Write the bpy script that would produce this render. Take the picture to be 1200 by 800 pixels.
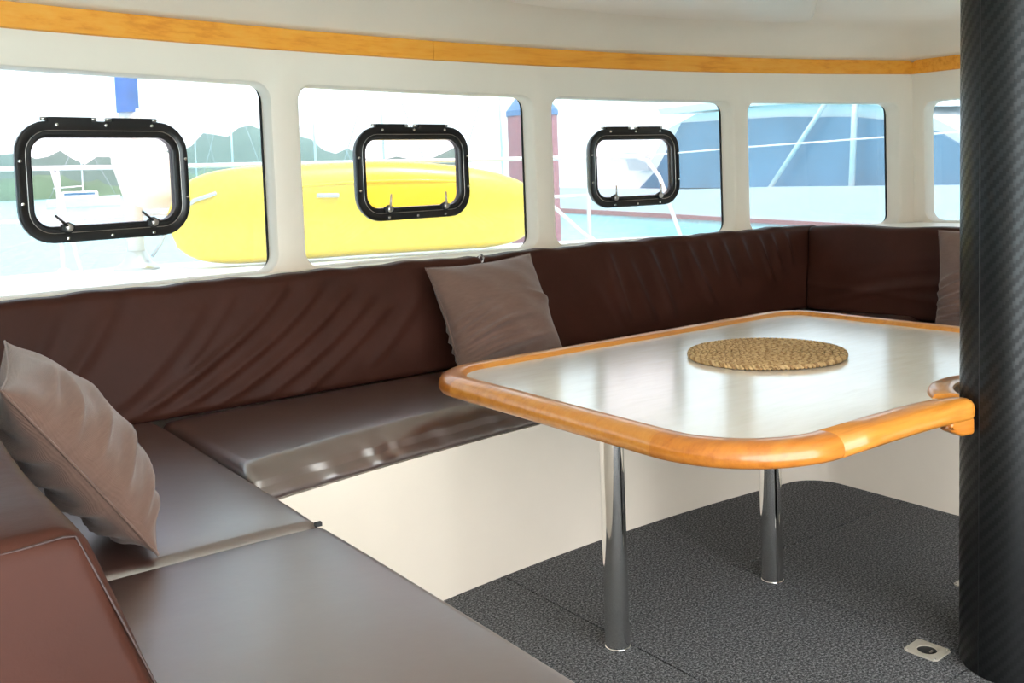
import bpy, bmesh, math, random
import numpy as np
from mathutils import Vector, Matrix
random.seed(4)
for o in list(bpy.data.objects):
    bpy.data.objects.remove(o)
SC = bpy.context.scene
COL = SC.collection
PI = math.pi

# ------------------------------------------------------------------ camera
cam_d = bpy.data.cameras.new('camera')
cam = bpy.data.objects.new('camera', cam_d)
COL.objects.link(cam)
cam_d.sensor_fit = 'HORIZONTAL'
cam_d.sensor_width = 36.0
cam_d.lens = 1145.0 / 1200.0 * 36.0
cam_d.shift_y = -125.0 / 1200.0
cam_d.clip_start = 0.02
cam_d.clip_end = 3000
ROT = ((0.80716338, 0.06609965, -0.58661582),
       (-0.58912543, 0.02679559, -0.80759719),
       (-0.03766317, 0.99745317, 0.0605694))
M4 = Matrix(ROT).to_4x4()
M4.translation = (0, 0, 1.3)
cam.matrix_world = M4
SC.camera = cam

# ------------------------------------------------------------------ world, sun, exposure
SC.view_settings.view_transform = 'Standard'
SC.view_settings.look = 'None'
SC.view_settings.gamma = 1.0
SC.view_settings.use_curve_mapping = False
SC.view_settings.exposure = 2.35
wd = bpy.data.worlds.new('sky')
SC.world = wd
wd.use_nodes = True
nt = wd.node_tree
nt.nodes.clear()
tc = nt.nodes.new('ShaderNodeTexCoord')
sep = nt.nodes.new('ShaderNodeSeparateXYZ')
ramp = nt.nodes.new('ShaderNodeValToRGB')
cloud = nt.nodes.new('ShaderNodeTexNoise')
cloud.inputs['Scale'].default_value = 2.2
cloud.inputs['Detail'].default_value = 5
mixc = nt.nodes.new('ShaderNodeMix')
mixc.data_type = 'RGBA'
mixc.inputs['B'].default_value = (1.0, 1.0, 1.0, 1)
cr = nt.nodes.new('ShaderNodeValToRGB')
cr.color_ramp.elements[0].position = .42
cr.color_ramp.elements[0].color = (.1, .1, .1, 1)
cr.color_ramp.elements[1].position = .66
cr.color_ramp.elements[1].color = (.85, .85, .85, 1)
bg = nt.nodes.new('ShaderNodeBackground')
out = nt.nodes.new('ShaderNodeOutputWorld')
ramp.color_ramp.elements[0].position = 0.0
ramp.color_ramp.elements[0].color = (0.96, 0.98, 1.0, 1)
ramp.color_ramp.elements[1].position = 0.6
ramp.color_ramp.elements[1].color = (0.90, 0.95, 1.0, 1)
nt.links.new(tc.outputs['Generated'], sep.inputs[0])
nt.links.new(sep.outputs['Z'], ramp.inputs[0])
nt.links.new(tc.outputs['Generated'], cloud.inputs['Vector'])
nt.links.new(cloud.outputs['Fac'], cr.inputs[0])
nt.links.new(cr.outputs[0], mixc.inputs['Factor'])
nt.links.new(ramp.outputs[0], mixc.inputs['A'])
nt.links.new(mixc.outputs['Result'], bg.inputs[0])
bg.inputs[1].default_value = 1.6
nt.links.new(bg.outputs[0], out.inputs[0])
sun_d = bpy.data.lights.new('sun_offscreen', 'SUN')
sun_d.energy = 2.6
sun_d.angle = math.radians(3)
sun_d.color = (1, .96, .9)
sun = bpy.data.objects.new('sun_offscreen', sun_d)
COL.objects.link(sun)
sun.rotation_euler = (math.radians(20), math.radians(14), 0)

# ------------------------------------------------------------------ materials
MATS = {}
def new_mat(name):
    m = bpy.data.materials.new(name)
    m.use_nodes = True
    n = m.node_tree
    b = n.nodes['Principled BSDF']
    MATS[name] = m
    return m, n, b

def coords(n, scale=(1, 1, 1), kind='Object'):
    t = n.nodes.new('ShaderNodeTexCoord')
    mp = n.nodes.new('ShaderNodeMapping')
    mp.inputs['Scale'].default_value = scale
    n.links.new(t.outputs[kind], mp.inputs[0])
    return mp.outputs[0]

def noise(n, vec, scale, detail=3, rough=.5):
    t = n.nodes.new('ShaderNodeTexNoise')
    t.inputs['Scale'].default_value = scale
    t.inputs['Detail'].default_value = detail
    t.inputs['Roughness'].default_value = rough
    if vec is not None:
        n.links.new(vec, t.inputs['Vector'])
    return t.outputs['Fac']

def cramp(n, fac, stops):
    r = n.nodes.new('ShaderNodeValToRGB')
    e = r.color_ramp.elements
    while len(e) < len(stops):
        e.new(.5)
    for q, (p, c) in zip(e, stops):
        q.position = p
        q.color = (*c, 1)
    n.links.new(fac, r.inputs[0])
    return r.outputs[0]

def bump(n, b, fac, strength, dist=.01):
    t = n.nodes.new('ShaderNodeBump')
    t.inputs['Strength'].default_value = strength
    t.inputs['Distance'].default_value = dist
    n.links.new(fac, t.inputs['Height'])
    n.links.new(t.outputs[0], b.inputs['Normal'])

def plain(name, col, rough=.5, metal=0, nscale=0, var=.06, coat=0, bmp=0, spec=.5):
    m, n, b = new_mat(name)
    b.inputs['Roughness'].default_value = rough
    b.inputs['Metallic'].default_value = metal
    b.inputs['Coat Weight'].default_value = coat
    b.inputs['Coat Roughness'].default_value = .08
    b.inputs['Specular IOR Level'].default_value = spec
    if nscale:
        f = noise(n, coords(n), nscale, 4)
        lo = tuple(c * (1 - var) for c in col)
        hi = tuple(min(1, c * (1 + var)) for c in col)
        n.links.new(cramp(n, f, [(.3, lo), (.7, hi)]), b.inputs['Base Color'])
        if bmp:
            bump(n, b, f, bmp)
    else:
        b.inputs['Base Color'].default_value = (*col, 1)
    return m

plain('gelcoat', (.86, .775, .66), .42, 0, 3, .02)
plain('gelcoat_base', (.86, .775, .66), .3, 0, 3, .03, spec=.5)
plain('white_reveal', (.85, .85, .83), .35, 0, 5, .015)
plain('black_metal', (.006, .006, .007), .3, 0, 40, .3, spec=.6)
plain('rubber', (.010, .010, .011), .55, 0, 60, .3)
plain('chrome', (.78, .78, .77), .07, 1, 20, .03)
plain('steel', (.62, .60, .57), .28, 1, 60, .1)
plain('deck_white', (.80, .82, .84), .5, 0, 8, .03)
plain('rail_white', (.82, .83, .84), .3, 0, 10, .02)
plain('kayak_yellow', (.92, .66, .015), .35, 0, 4, .04, coat=.3)
plain('kayak_grey', (.55, .57, .6), .4, 0, 6, .05)
plain('sleeve_blue', (.05, .17, .62), .6, 0, 12, .15)
plain('cover_white', (.80, .77, .70), .6, 0, 9, .05, bmp=.2)
plain('pole_tan', (.72, .62, .56), .4, 0, 9, .05)
plain('pile_red', (.50, .15, .17), .6, 0, 5, .1)
plain('pile_cap', (.10, .22, .45), .5, 0, 5, .1)
plain('yacht_white', (.82, .83, .85), .35, 0, .3, .02)
plain('yacht_glass', (.10, .225, .36), .25, 0, .35, .25, spec=.3)
plain('yacht_stripe', (.50, .16, .15), .5, 0, 1, .05)
plain('hill_far', (.12, .19, .16), .9, 0, .02, .15)
plain('hill_near', (.10, .18, .10), .9, 0, .05, .3)
plain('fender_orange', (.8, .25, .10), .5, 0, 3, .1)
plain('boat_blue', (.12, .2, .36), .5, 0, 1, .1)

# water
m, n, b = new_mat('water')
b.inputs['Base Color'].default_value = (.10, .46, .50, 1)
b.inputs['Roughness'].default_value = .18
vec = coords(n, (1, 1, 1))
f = noise(n, vec, 1.3, 4, .6)
bump(n, b, f, .35, .12)
n.links.new(cramp(n, noise(n, vec, .12, 3), [(.3, (.085, .40, .46)), (.7, (.13, .52, .55))]), b.inputs['Base Color'])

# leather
def leather(name, lo, hi, rough=.36, spec=.5, coat=0, cior=1.6, crough=.3):
    m, n, b = new_mat(name)
    vec = coords(n)
    f = noise(n, vec, 5, 5, .6)
    n.links.new(cramp(n, f, [(.3, lo), (.72, hi)]), b.inputs['Base Color'])
    f2 = noise(n, vec, 260, 2)
    t = n.nodes.new('ShaderNodeBump')
    t.inputs['Strength'].default_value = .10
    t.inputs['Distance'].default_value = .0015
    n.links.new(f2, t.inputs['Height'])
    t2 = n.nodes.new('ShaderNodeBump')
    t2.inputs['Strength'].default_value = .22
    t2.inputs['Distance'].default_value = .012
    n.links.new(noise(n, coords(n, (1, 1, 1)), 9, 3), t2.inputs['Height'])
    n.links.new(t2.outputs[0], t.inputs['Normal'])
    n.links.new(t.outputs[0], b.inputs['Normal'])
    r = n.nodes.new('ShaderNodeMapRange')
    r.inputs['To Min'].default_value = rough - .05
    r.inputs['To Max'].default_value = rough + .08
    n.links.new(f, r.inputs['Value'])
    n.links.new(r.outputs[0], b.inputs['Roughness'])
    b.inputs['Specular IOR Level'].default_value = spec
    b.inputs['Coat Weight'].default_value = coat
    b.inputs['Coat IOR'].default_value = cior
    b.inputs['Coat Roughness'].default_value = crough
    return m
leather('leather', (.040, .0130, .0080), (.056, .0190, .0125), .48, .12)
leather('leather_seat', (.040, .0130, .0080), (.056, .0190, .0125), .40, .5, 1.0, 3.0, .32)   # same hide, gloss raised to brighten the seat reflections
plain('leather_seam', (.03, .011, .008), .5, 0, 60, .2)

# linen pillow
m, n, b = new_mat('linen')
vec = coords(n)
w1 = n.nodes.new('ShaderNodeTexWave'); w1.inputs['Scale'].default_value = 130; w1.inputs['Distortion'].default_value = 1.5
w1.bands_direction = 'X'
w2 = n.nodes.new('ShaderNodeTexWave'); w2.inputs['Scale'].default_value = 130; w2.inputs['Distortion'].default_value = 1.5
w2.bands_direction = 'Y'
n.links.new(vec, w1.inputs['Vector']); n.links.new(vec, w2.inputs['Vector'])
ad = n.nodes.new('ShaderNodeMath'); ad.operation = 'ADD'
n.links.new(w1.outputs['Fac'], ad.inputs[0]); n.links.new(w2.outputs['Fac'], ad.inputs[1])
bump(n, b, ad.outputs[0], .25, .002)
n.links.new(cramp(n, noise(n, coords(n, (1, 4, 1)), 30, 5, .7), [(.25, (.130, .070, .050)), (.75, (.178, .100, .073))]), b.inputs['Base Color'])
b.inputs['Roughness'].default_value = .85
b.inputs['Sheen Weight'].default_value = .3

# carpet
m, n, b = new_mat('carpet')
vec = coords(n, kind='Object')
f = noise(n, vec, 150, 4, .85)
f2 = noise(n, vec, 3, 2)
c1 = cramp(n, f, [(.38, (.020, .021, .023)), (.5, (.090, .092, .097)), (.62, (.33, .335, .35))])
n.links.new(c1, b.inputs['Base Color'])
bump(n, b, f, .35, .005)
b.inputs['Roughness'].default_value = .95
b.inputs['Specular IOR Level'].default_value = .1
plain('carpet_joint', (.02, .02, .022), .9, 0, 50, .2)

# varnished wood
def wood(name, lo, mid, hi, sc=(1.2, 22, 22), coat=.7, rough=.3):
    m, n, b = new_mat(name)
    vec = coords(n, sc)
    f = noise(n, vec, 2.2, 6, .65)
    f2 = noise(n, coords(n, (1, 1, 1)), 3.5, 3)
    mx = n.nodes.new('ShaderNodeMath'); mx.operation = 'MULTIPLY_ADD'
    mx.inputs[1].default_value = .55
    n.links.new(f2, mx.inputs[0]); n.links.new(f, mx.inputs[2])
    n.links.new(cramp(n, mx.outputs[0], [(.55, lo), (.75, mid), (1.0, hi)]), b.inputs['Base Color'])
    b.inputs['Roughness'].default_value = rough
    b.inputs['Coat Weight'].default_value = coat
    b.inputs['Coat Roughness'].default_value = .1
    return m
wood('trim_wood', (.78, .27, .02), (.92, .37, .035), (.95, .43, .06), coat=.15, rough=.4)
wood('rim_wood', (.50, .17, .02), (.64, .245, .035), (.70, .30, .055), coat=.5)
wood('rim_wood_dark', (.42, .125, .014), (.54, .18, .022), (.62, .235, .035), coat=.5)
wood('table_laminate', (.79, .75, .65), (.84, .80, .71), (.87, .84, .77), (3, 16, 1), coat=1.0, rough=.25)
MATS['table_laminate'].node_tree.nodes['Principled BSDF'].inputs['Coat IOR'].default_value = 1.7
MATS['table_laminate'].node_tree.nodes['Principled BSDF'].inputs['Coat Roughness'].default_value = .14

# straw
m, n, b = new_mat('straw')
vec = coords(n)
n.links.new(cramp(n, noise(n, vec, 45, 3, .6), [(.3, (.44, .27, .11)), (.55, (.62, .42, .20)), (.75, (.74, .55, .30))]), b.inputs['Base Color'])
b.inputs['Roughness'].default_value = .7
bump(n, b, noise(n, vec, 300, 2), .3, .003)

plain('straw_mid', (.36, .21, .085), .75, 0, 50, .2)
plain('straw_gap_shade', (.10, .05, .02), .9, 0, 30, .2)  # shade between the braids, put in as colour
plain('socket_plate', (.55, .52, .45), .35, .3, 40, .06)
# carbon fibre twill (UV in metres)
m, n, b = new_mat('carbon')
uv = n.nodes.new('ShaderNodeTexCoord').outputs['UV']
sx = n.nodes.new('ShaderNodeSeparateXYZ'); n.links.new(uv, sx.inputs[0])
def mth(op, a, bb=None):
    t = n.nodes.new('ShaderNodeMath'); t.operation = op
    for i, v in enumerate((a, bb)):
        if v is None: continue
        if isinstance(v, (int, float)): t.inputs[i].default_value = v
        else: n.links.new(v, t.inputs[i])
    return t.outputs[0]
iu = mth('FLOOR', mth('MULTIPLY', sx.outputs[0], 120.))
iv = mth('FLOOR', mth('MULTIPLY', sx.outputs[1], 110.))
tw = mth('LESS_THAN', mth('FLOORED_MODULO', mth('ADD', iu, iv), 4.), 2.)
jit = noise(n, uv, 7, 3)
fac = mth('ADD', mth('MULTIPLY', tw, .55), mth('MULTIPLY', jit, .45))
n.links.new(cramp(n, fac, [(.12, (.002, .0023, .0025)), (.85, (.011, .0118, .0122))]), b.inputs['Base Color'])
rr = n.nodes.new('ShaderNodeMapRange'); rr.inputs['To Min'].default_value = .45; rr.inputs['To Max'].default_value = .28
n.links.new(tw, rr.inputs['Value']); n.links.new(rr.outputs[0], b.inputs['Roughness'])
b.inputs['Coat Weight'].default_value = 0
b.inputs['Specular IOR Level'].default_value = .28
bump(n, b, tw, .12, .002)

def glass(name, tint, refl, veil=0):
    m, n, b = new_mat(name)
    n.nodes.remove(b)
    o = n.nodes['Material Output']
    tr = n.nodes.new('ShaderNodeBsdfTransparent')
    gl = n.nodes.new('ShaderNodeBsdfGlossy'); gl.inputs['Roughness'].default_value = .03
    fr = n.nodes.new('ShaderNodeFresnel'); fr.inputs['IOR'].default_value = 1.3
    mx = n.nodes.new('ShaderNodeMixShader')
    tr.inputs[0].default_value = (*tint, 1)
    gl.inputs[0].default_value = (refl, refl, refl, 1)
    n.links.new(fr.outputs[0], mx.inputs[0]); n.links.new(tr.outputs[0], mx.inputs[1]); n.links.new(gl.outputs[0], mx.inputs[2])
    # a small translucent share lays a pale veil over the view
    tl = n.nodes.new('ShaderNodeBsdfTranslucent'); tl.inputs[0].default_value = (.85, .93, 1.0, 1)
    m2 = n.nodes.new('ShaderNodeMixShader'); m2.inputs[0].default_value = veil
    n.links.new(mx.outputs[0], m2.inputs[1]); n.links.new(tl.outputs[0], m2.inputs[2])
    n.links.new(m2.outputs[0], o.inputs['Surface'])
    return m
glass('glass_tint', (.44, .475, .49), .8, .035)
glass('glass_port', (.48, .465, .48), .8, .010)
glass('glass_clear', (.95, .95, .95), .8)

# ------------------------------------------------------------------ object helpers
def obj(name, verts, faces, mat, parent=None, smooth=True, uvs=None):
    me = bpy.data.meshes.new(name)
    me.from_pydata([tuple(map(float, v)) for v in verts], [], [tuple(f) for f in faces])
    me.update()
    bm = bmesh.new(); bm.from_mesh(me)
    if uvs is None:
        bmesh.ops.remove_doubles(bm, verts=bm.verts, dist=1e-5)
    bmesh.ops.recalc_face_normals(bm, faces=bm.faces)
    bm.to_mesh(me); bm.free()
    if smooth:
        me.polygons.foreach_set('use_smooth', [True] * len(me.polygons))
        if smooth == 'auto':
            me.set_sharp_from_angle(angle=math.radians(38))
    me.materials.append(MATS[mat])
    o = bpy.data.objects.new(name, me)
    COL.objects.link(o)
    if parent is not None:
        o.parent = parent
    return o

def tag(o, label=None, cat=None, group=None, kind=None):
    if label: o['label'] = label
    if cat: o['category'] = cat
    if group: o['group'] = group
    if kind: o['kind'] = kind
    return o

def empty(name, loc=(0, 0, 0), rz=0):
    o = bpy.data.objects.new(name, None)
    o.empty_display_size = .05
    COL.objects.link(o)
    o.location = loc
    o.rotation_euler = (0, 0, rz)
    return o

def share(src, name, parent, loc=None, rot=None):
    c = src.copy(); c.name = name
    COL.objects.link(c); c.parent = parent
    if loc is not None: c.location = loc
    if rot is not None: c.rotation_euler = rot
    return c

class MB:
    """collects geometry"""
    def __init__(s): s.v = []; s.f = []
    def add(s, v, f):
        k = len(s.v); s.v += [tuple(map(float, p)) for p in v]; s.f += [tuple(i + k for i in q) for q in f]; return s
    def box(s, x0, x1, y0, y1, z0, z1):
        return s.add([(x0, y0, z0), (x1, y0, z0), (x1, y1, z0), (x0, y1, z0), (x0, y0, z1), (x1, y0, z1), (x1, y1, z1), (x0, y1, z1)],
                     [(0, 3, 2, 1), (4, 5, 6, 7), (0, 1, 5, 4), (1, 2, 6, 5), (2, 3, 7, 6), (3, 0, 4, 7)])
    def tube(s, pts, r, n=10, caps=True, closed=False):
        pts = [Vector(p) for p in pts]; N = len(pts)
        rs = r if isinstance(r, (list, tuple)) else [r] * N
        rings = []; prev = None
        for i, p in enumerate(pts):
            if closed: t = pts[(i + 1) % N] - pts[i - 1]
            else: t = pts[min(i + 1, N - 1)] - pts[max(i - 1, 0)]
            t.normalize()
            a = Vector((0, 0, 1)) if prev is None else prev
            if prev is None and abs(t.z) > .9: a = Vector((1, 0, 0))
            a = (a - t * a.dot(t)).normalized(); prev = a; bb = t.cross(a)
            rings.append([p + (a * math.cos(2 * PI * k / n) + bb * math.sin(2 * PI * k / n)) * rs[i] for k in range(n)])
        v = [q for r_ in rings for q in r_]; f = []
        for i in range(N if closed else N - 1):
            j = (i + 1) % N
            for k in range(n):
                f.append((i * n + k, i * n + (k + 1) % n, j * n + (k + 1) % n, j * n + k))
        if caps and not closed:
            f.append(tuple(range(n - 1, -1, -1))); f.append(tuple((N - 1) * n + k for k in range(n)))
        return s.add(v, f)
    def lathe(s, prof, c=(0, 0, 0), n=24, axis='z'):
        v = []; f = []
        for r, h in prof:
            for k in range(n):
                a = 2 * PI * k / n
                p = (r * math.cos(a), r * math.sin(a), h)
                if axis == 'y': p = (p[0], h, p[1])
                v.append((c[0] + p[0], c[1] + p[1], c[2] + p[2]))
        for i in range(len(prof) - 1):
            for k in range(n):
                f.append((i * n + k, i * n + (k + 1) % n, (i + 1) * n + (k + 1) % n, (i + 1) * n + k))
        f.append(tuple(range(n))); f.append(tuple((len(prof) - 1) * n + k for k in range(n)))
        return s.add(v, f)
    def build(s, name, mat, parent=None, smooth='auto'):
        return obj(name, s.v, s.f, mat, parent, smooth)

def rbox(dims, r, seg, rs=4):
    """rounded box as dense grid, centred; returns verts, faces, normals"""
    h = np.array(dims) / 2.
    def line(L, nseg):
        inner = np.linspace(-(L - r), L - r, max(2, nseg + 1))
        a = np.array([math.tan(PI / 4 * k / rs) for k in range(1, rs + 1)]) * r
        lo = -(L - r) - a[::-1]; hi = (L - r) + a
        return np.concatenate([lo, inner, hi])
    ls = [line(h[i], seg[i]) for i in range(3)]
    V = []; F = []
    for ax in range(3):
        a1, a2 = (ax + 1) % 3, (ax + 2) % 3
        for sg in (-1, 1):
            A, B = np.meshgrid(ls[a1], ls[a2], indexing='ij')
            P = np.zeros(A.shape + (3,)); P[..., a1] = A; P[..., a2] = B; P[..., ax] = sg * h[ax]
            k = len(V); na, nb = A.shape
            V += [tuple(p) for p in P.reshape(-1, 3)]
            for i in range(na - 1):
                for j in range(nb - 1):
                    q = (k + i * nb + j, k + (i + 1) * nb + j, k + (i + 1) * nb + j + 1, k + i * nb + j + 1)
                    F.append(q if sg > 0 else q[::-1])
    V = np.array(V)
    C = np.clip(V, -(h - r), h - r)
    D = V - C
    L = np.linalg.norm(D, axis=1, keepdims=True)
    N = D / np.maximum(L, 1e-9)
    return C + N * r, F, N

def rrect(x0, x1, z0, z1, r, k=6, m=8, w=10):
    """rounded rectangle loop; 4*(k)+... points in fixed order"""
    pts = []
    def seg(a, b, n): return [(a[0] + (b[0] - a[0]) * i / n, a[1] + (b[1] - a[1]) * i / n) for i in range(n)]
    def arc(cx, cz, a0): return [(cx + r * math.cos(a0 + PI / 2 * i / k), cz + r * math.sin(a0 + PI / 2 * i / k)) for i in range(k)]
    pts += arc(x1 - r, z0 + r, -PI / 2); pts += seg((x1, z0 + r), (x1, z1 - r), m)
    pts += arc(x1 - r, z1 - r, 0); pts += seg((x1 - r, z1), (x0 + r, z1), w)
    pts += arc(x0 + r, z1 - r, PI / 2); pts += seg((x0, z1 - r), (x0, z0 + r), m)
    pts += arc(x0 + r, z0 + r, PI); pts += seg((x0 + r, z0), (x1 - r, z0), w)
    return pts

def cell(x0, x1, z0, z1, k=6, m=8, w=10, pad=.02):
    return rrect(x0, x1, z0, z1, 1e-4, k, m, w)

def strips(loops, closed_ring=False):
    """faces between successive equal-length closed loops given as 3d points"""
    v = [p for L in loops for p in L]; n = len(loops[0]); f = []
    K = len(loops)
    for i in range(K if closed_ring else K - 1):
        j = (i + 1) % K
        for q in range(n):
            f.append((i * n + q, i * n + (q + 1) % n, j * n + (q + 1) % n, j * n + q))
    return v, f

# ------------------------------------------------------------------ the shell
def W(X): return 3.82 - (.047 if X < 3.2 else .064) * (X - 3.2) ** 2
XC = 5.61
YC = W(XC)
def front(s, z, off): return (s, W(s) + off, z)
def right(s, z, off): return (XC + off, YC - s, z)
XL = -1.3
def left(s, z, off): return (XL - off, s, z)
def dz(X): return -.011 * (X - 2.5)
CEIL = 2.065

def wall_cell(mb, fn, x0, x1, z0, z1, win, r=.065, T=.10):
    """wall cell with a rounded window cut-out, plus its reveal"""
    wx0, wx1, wz0, wz1, tilt = win
    g = .014
    def lp(d, off):
        return [fn(x, z + (dz(x) if tilt else 0), off) for x, z in rrect(wx0 - d, wx1 + d, wz0 - d, wz1 + d, r + d)]
    outer0 = [fn(x, z, 0) for x, z in cell(x0, x1, z0, z1)]
    outer1 = [fn(x, z, T) for x, z in cell(x0, x1, z0, z1)]
    loops = [outer0, lp(g, 0), lp(g * .35, g * .3), lp(0, g), lp(0, T), outer1]
    v, f = strips(loops)
    mb.add(v, f)

ZT = 1.95
mb = MB()
WINS = [(-.45, 1.526), (1.658, 2.932), (3.052, 4.297), (4.408, 5.512)]
CUT = [-1.3, 1.592, 2.992, 4.3525, 5.64]
WZ0, WZ1 = .945, 1.688
for i, (a, b_) in enumerate(WINS):
    wall_cell(mb, front, CUT[i], CUT[i + 1], 0, ZT, (a, b_, WZ0, WZ1, True))
o = mb.build('wall_front', 'gelcoat')
tag(o, 'curved cream fibreglass front wall with a row of wide windows', 'wall', kind='structure')

mb = MB()
wall_cell(mb, right, -.1, 1.35, 0, ZT, (.075, 1.25, .925, 1.655, False))
mb.add(*strips([[right(x, z, 0) for x, z in ((1.35, 0), (4.4, 0), (4.4, ZT), (1.35, ZT))], [right(x, z, .1) for x, z in ((1.35, 0), (4.4, 0), (4.4, ZT), (1.35, ZT))]])); mb.add([right(x, z, o_) for o_ in (0, .1) for x, z in ((1.35, 0), (4.4, 0), (4.4, ZT), (1.35, ZT))], [(0, 1, 2, 3), (7, 6, 5, 4)])
o = mb.build('wall_right', 'gelcoat')
tag(o, 'cream fibreglass side wall behind the right settee and mast', 'wall', kind='structure')
mb = MB()
wall_cell(mb, left, -.95, .55, 0, ZT, (-.7, .45, .95, 1.69, False))
wall_cell(mb, left, .55, W(XL) + .1, 0, ZT, (.75, 2.8, .95, 1.69, False))
o = mb.build('wall_left', 'gelcoat')
tag(o, 'cream fibreglass side wall beyond the left settee', 'wall', kind='structure')
mb = MB()
mb.box(XL - .1, -.95, -.95, -.85, 0, ZT + .1); mb.box(2.6, XC + .1, -.95, -.85, 0, ZT + .1); mb.box(-.95, 2.6, -.95, -.85, 1.96, ZT + .1)  # wide opening behind the camera is invented to let daylight in
o = mb.build('wall_back', 'gelcoat', smooth=False)
tag(o, 'cream aft bulkhead with an unseen wide doorway added for daylight', 'wall', kind='structure')

# windows: pane, gasket
def window(num, fn, win, hole=None, mat='glass_tint', label=''):
    x0, x1, z0, z1, tilt = win
    e = empty('window_%d' % num, fn((x0 + x1) / 2, z0, .1))
    tag(e, label, 'window', kind='structure')
    L = Vector(e.location)
    def lp(rect, r, off, t=True):
        return [Vector(fn(x, z + (dz(x) if (tilt and t) else 0), off)) - L for x, z in rrect(*rect, r)]
    big = (x0 - .03, x1 + .03, z0 - .03, z1 + .03)
    if hole:
        inner = lambda off: lp(hole[:4], hole[4], off, False)
        loops = [lp(big, .09, .10), inner(.10), inner(.108), lp(big, .09, .108)]
        v, f = strips(loops, True)
    else:
        A = lp(big, .09, .10); B = lp(big, .09, .108)
        v, f = strips([A, B]); n_ = len(A)
        f.append(tuple(range(n_))); f.append(tuple(range(2 * n_ - 1, n_ - 1, -1)))
    obj('glass_pane', v, f, mat, e, smooth=False)
    sm = (x0 - .006, x1 - .009, z0 - .006, z1 + .006)
    v, f = strips([lp(sm, .06, .094), lp(big, .09, .094), lp(big, .09, .0995), lp(sm, .06, .0995)], True)
    obj('gasket', v, f, 'rubber', e, smooth='auto')
    return e

# portlights sit in windows 1-3
PORT = []
for i, (pc, pz) in enumerate([(.890, 1.336), (2.277, 1.328), (3.677, 1.317)]):
    PORT.append((pc, pz, .314, .209))
wl = ['wide front window holding a portlight, kayak end outside it', 'front window with a portlight in front of the yellow kayak',
      'front window with a portlight, red pile outside its edge', 'plain front window facing the blue-windowed yacht']
for i, (a, b_) in enumerate(WINS):
    hole = None
    if i < 3:
        pc, pz, hw, hh = PORT[i]
        hole = (pc - hw + .03, pc + hw - .03, pz - hh + .03, pz + hh - .03, .075)
    window(i + 1, front, (a, b_, WZ0, WZ1, True), hole, label=wl[i])
window(5, right, (.075, 1.25, .925, 1.655, False), label='side window partly hidden by the black mast')
window(6, left, (.75, 2.8, .95, 1.69, False), label='unseen side window added beyond the left settee for daylight')  # unseen window, added so light comes in from the left
window(7, left, (-.7, .45, .95, 1.69, False), label='unseen side window added aft of the left settee for daylight')  # out of view, added as another opening for daylight

# ceiling: height field that coves down to the walls
def ceil_z(X, Y):
    d = min(W(X) - Y, (XC - X) * .9, (X - XL))
    d = max(d, 0)
    t = min(d / .5, 1)
    return 1.90 + (CEIL - 1.90) * (1 - (1 - t) ** 2.2)
xs = np.concatenate([np.linspace(XL, -.7, 8), np.linspace(-.5, 5.0, 34), np.linspace(5.1, XC, 12)])
v = []; f = []
ds = np.concatenate([np.linspace(0, .6, 14), np.array([1., 1.8, 2.6])])
rows = len(ds) + 1
for X in xs:
    for d in ds:
        Y = W(X) - d; v.append((X, Y, ceil_z(X, Y)))
    v.append((X, -.96, ceil_z(X, -.96)))
nv = len(v)
v += [(x, y, 2.20) for x, y, z in v]
for i in range(len(xs) - 1):
    for j in range(rows - 1):
        a = i * rows + j
        f.append((a, a + 1, a + rows + 1, a + rows)); f.append((nv + a, nv + a + rows, nv + a + rows + 1, nv + a + 1))
for i in range(len(xs) - 1):
    for j in (0, rows - 1):
        a = i * rows + j; f.append((a, a + rows, nv + a + rows, nv + a))
for j in range(rows - 1):
    for i in (0, len(xs) - 1):
        a = i * rows + j; f.append((a, a + 1, nv + a + 1, nv + a))
ceiling = obj('ceiling', v, f, 'gelcoat')
tag(ceiling, 'smooth cream headliner coving down to the wooden trim', 'ceiling', kind='structure')
# dropped headliner panel
pp = [(2.46, 3.33), (2.7, 3.36), (3.0, 3.37), (3.5, 3.345), (3.9, 3.265), (4.14, 3.19), (4.19, 3.15), (4.17, 3.10), (3.8, 2.80), (3.4, 2.5), (2.6, 2.5), (2.42, 2.6), (2.40, 3.2), (2.41, 3.29)]
def inset(P, d):
    n_ = len(P); R = []
    for i in range(n_):
        a = Vector((*P[i - 1], 0)); b_ = Vector((*P[i], 0)); c = Vector((*P[(i + 1) % n_], 0))
        t = (c - a).normalized(); R.append((b_.x - t.y * d, b_.y + t.x * d))
    return R
area = sum(pp[i - 1][0] * pp[i][1] - pp[i][0] * pp[i - 1][1] for i in range(len(pp)))
sg = 1 if area > 0 else -1
loops = []
for d, z in ((0, 2.075), (0, 2.036), (.010, 2.022), (.030, 2.015)):
    loops.append([(x, y, z) for x, y in inset(pp, d * sg)])
v, f = strips(loops); n_ = len(pp)
f.append(tuple(range(3 * n_, 4 * n_)))
obj('headliner_panel', v, f, 'gelcoat', ceiling, 'auto')

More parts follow.
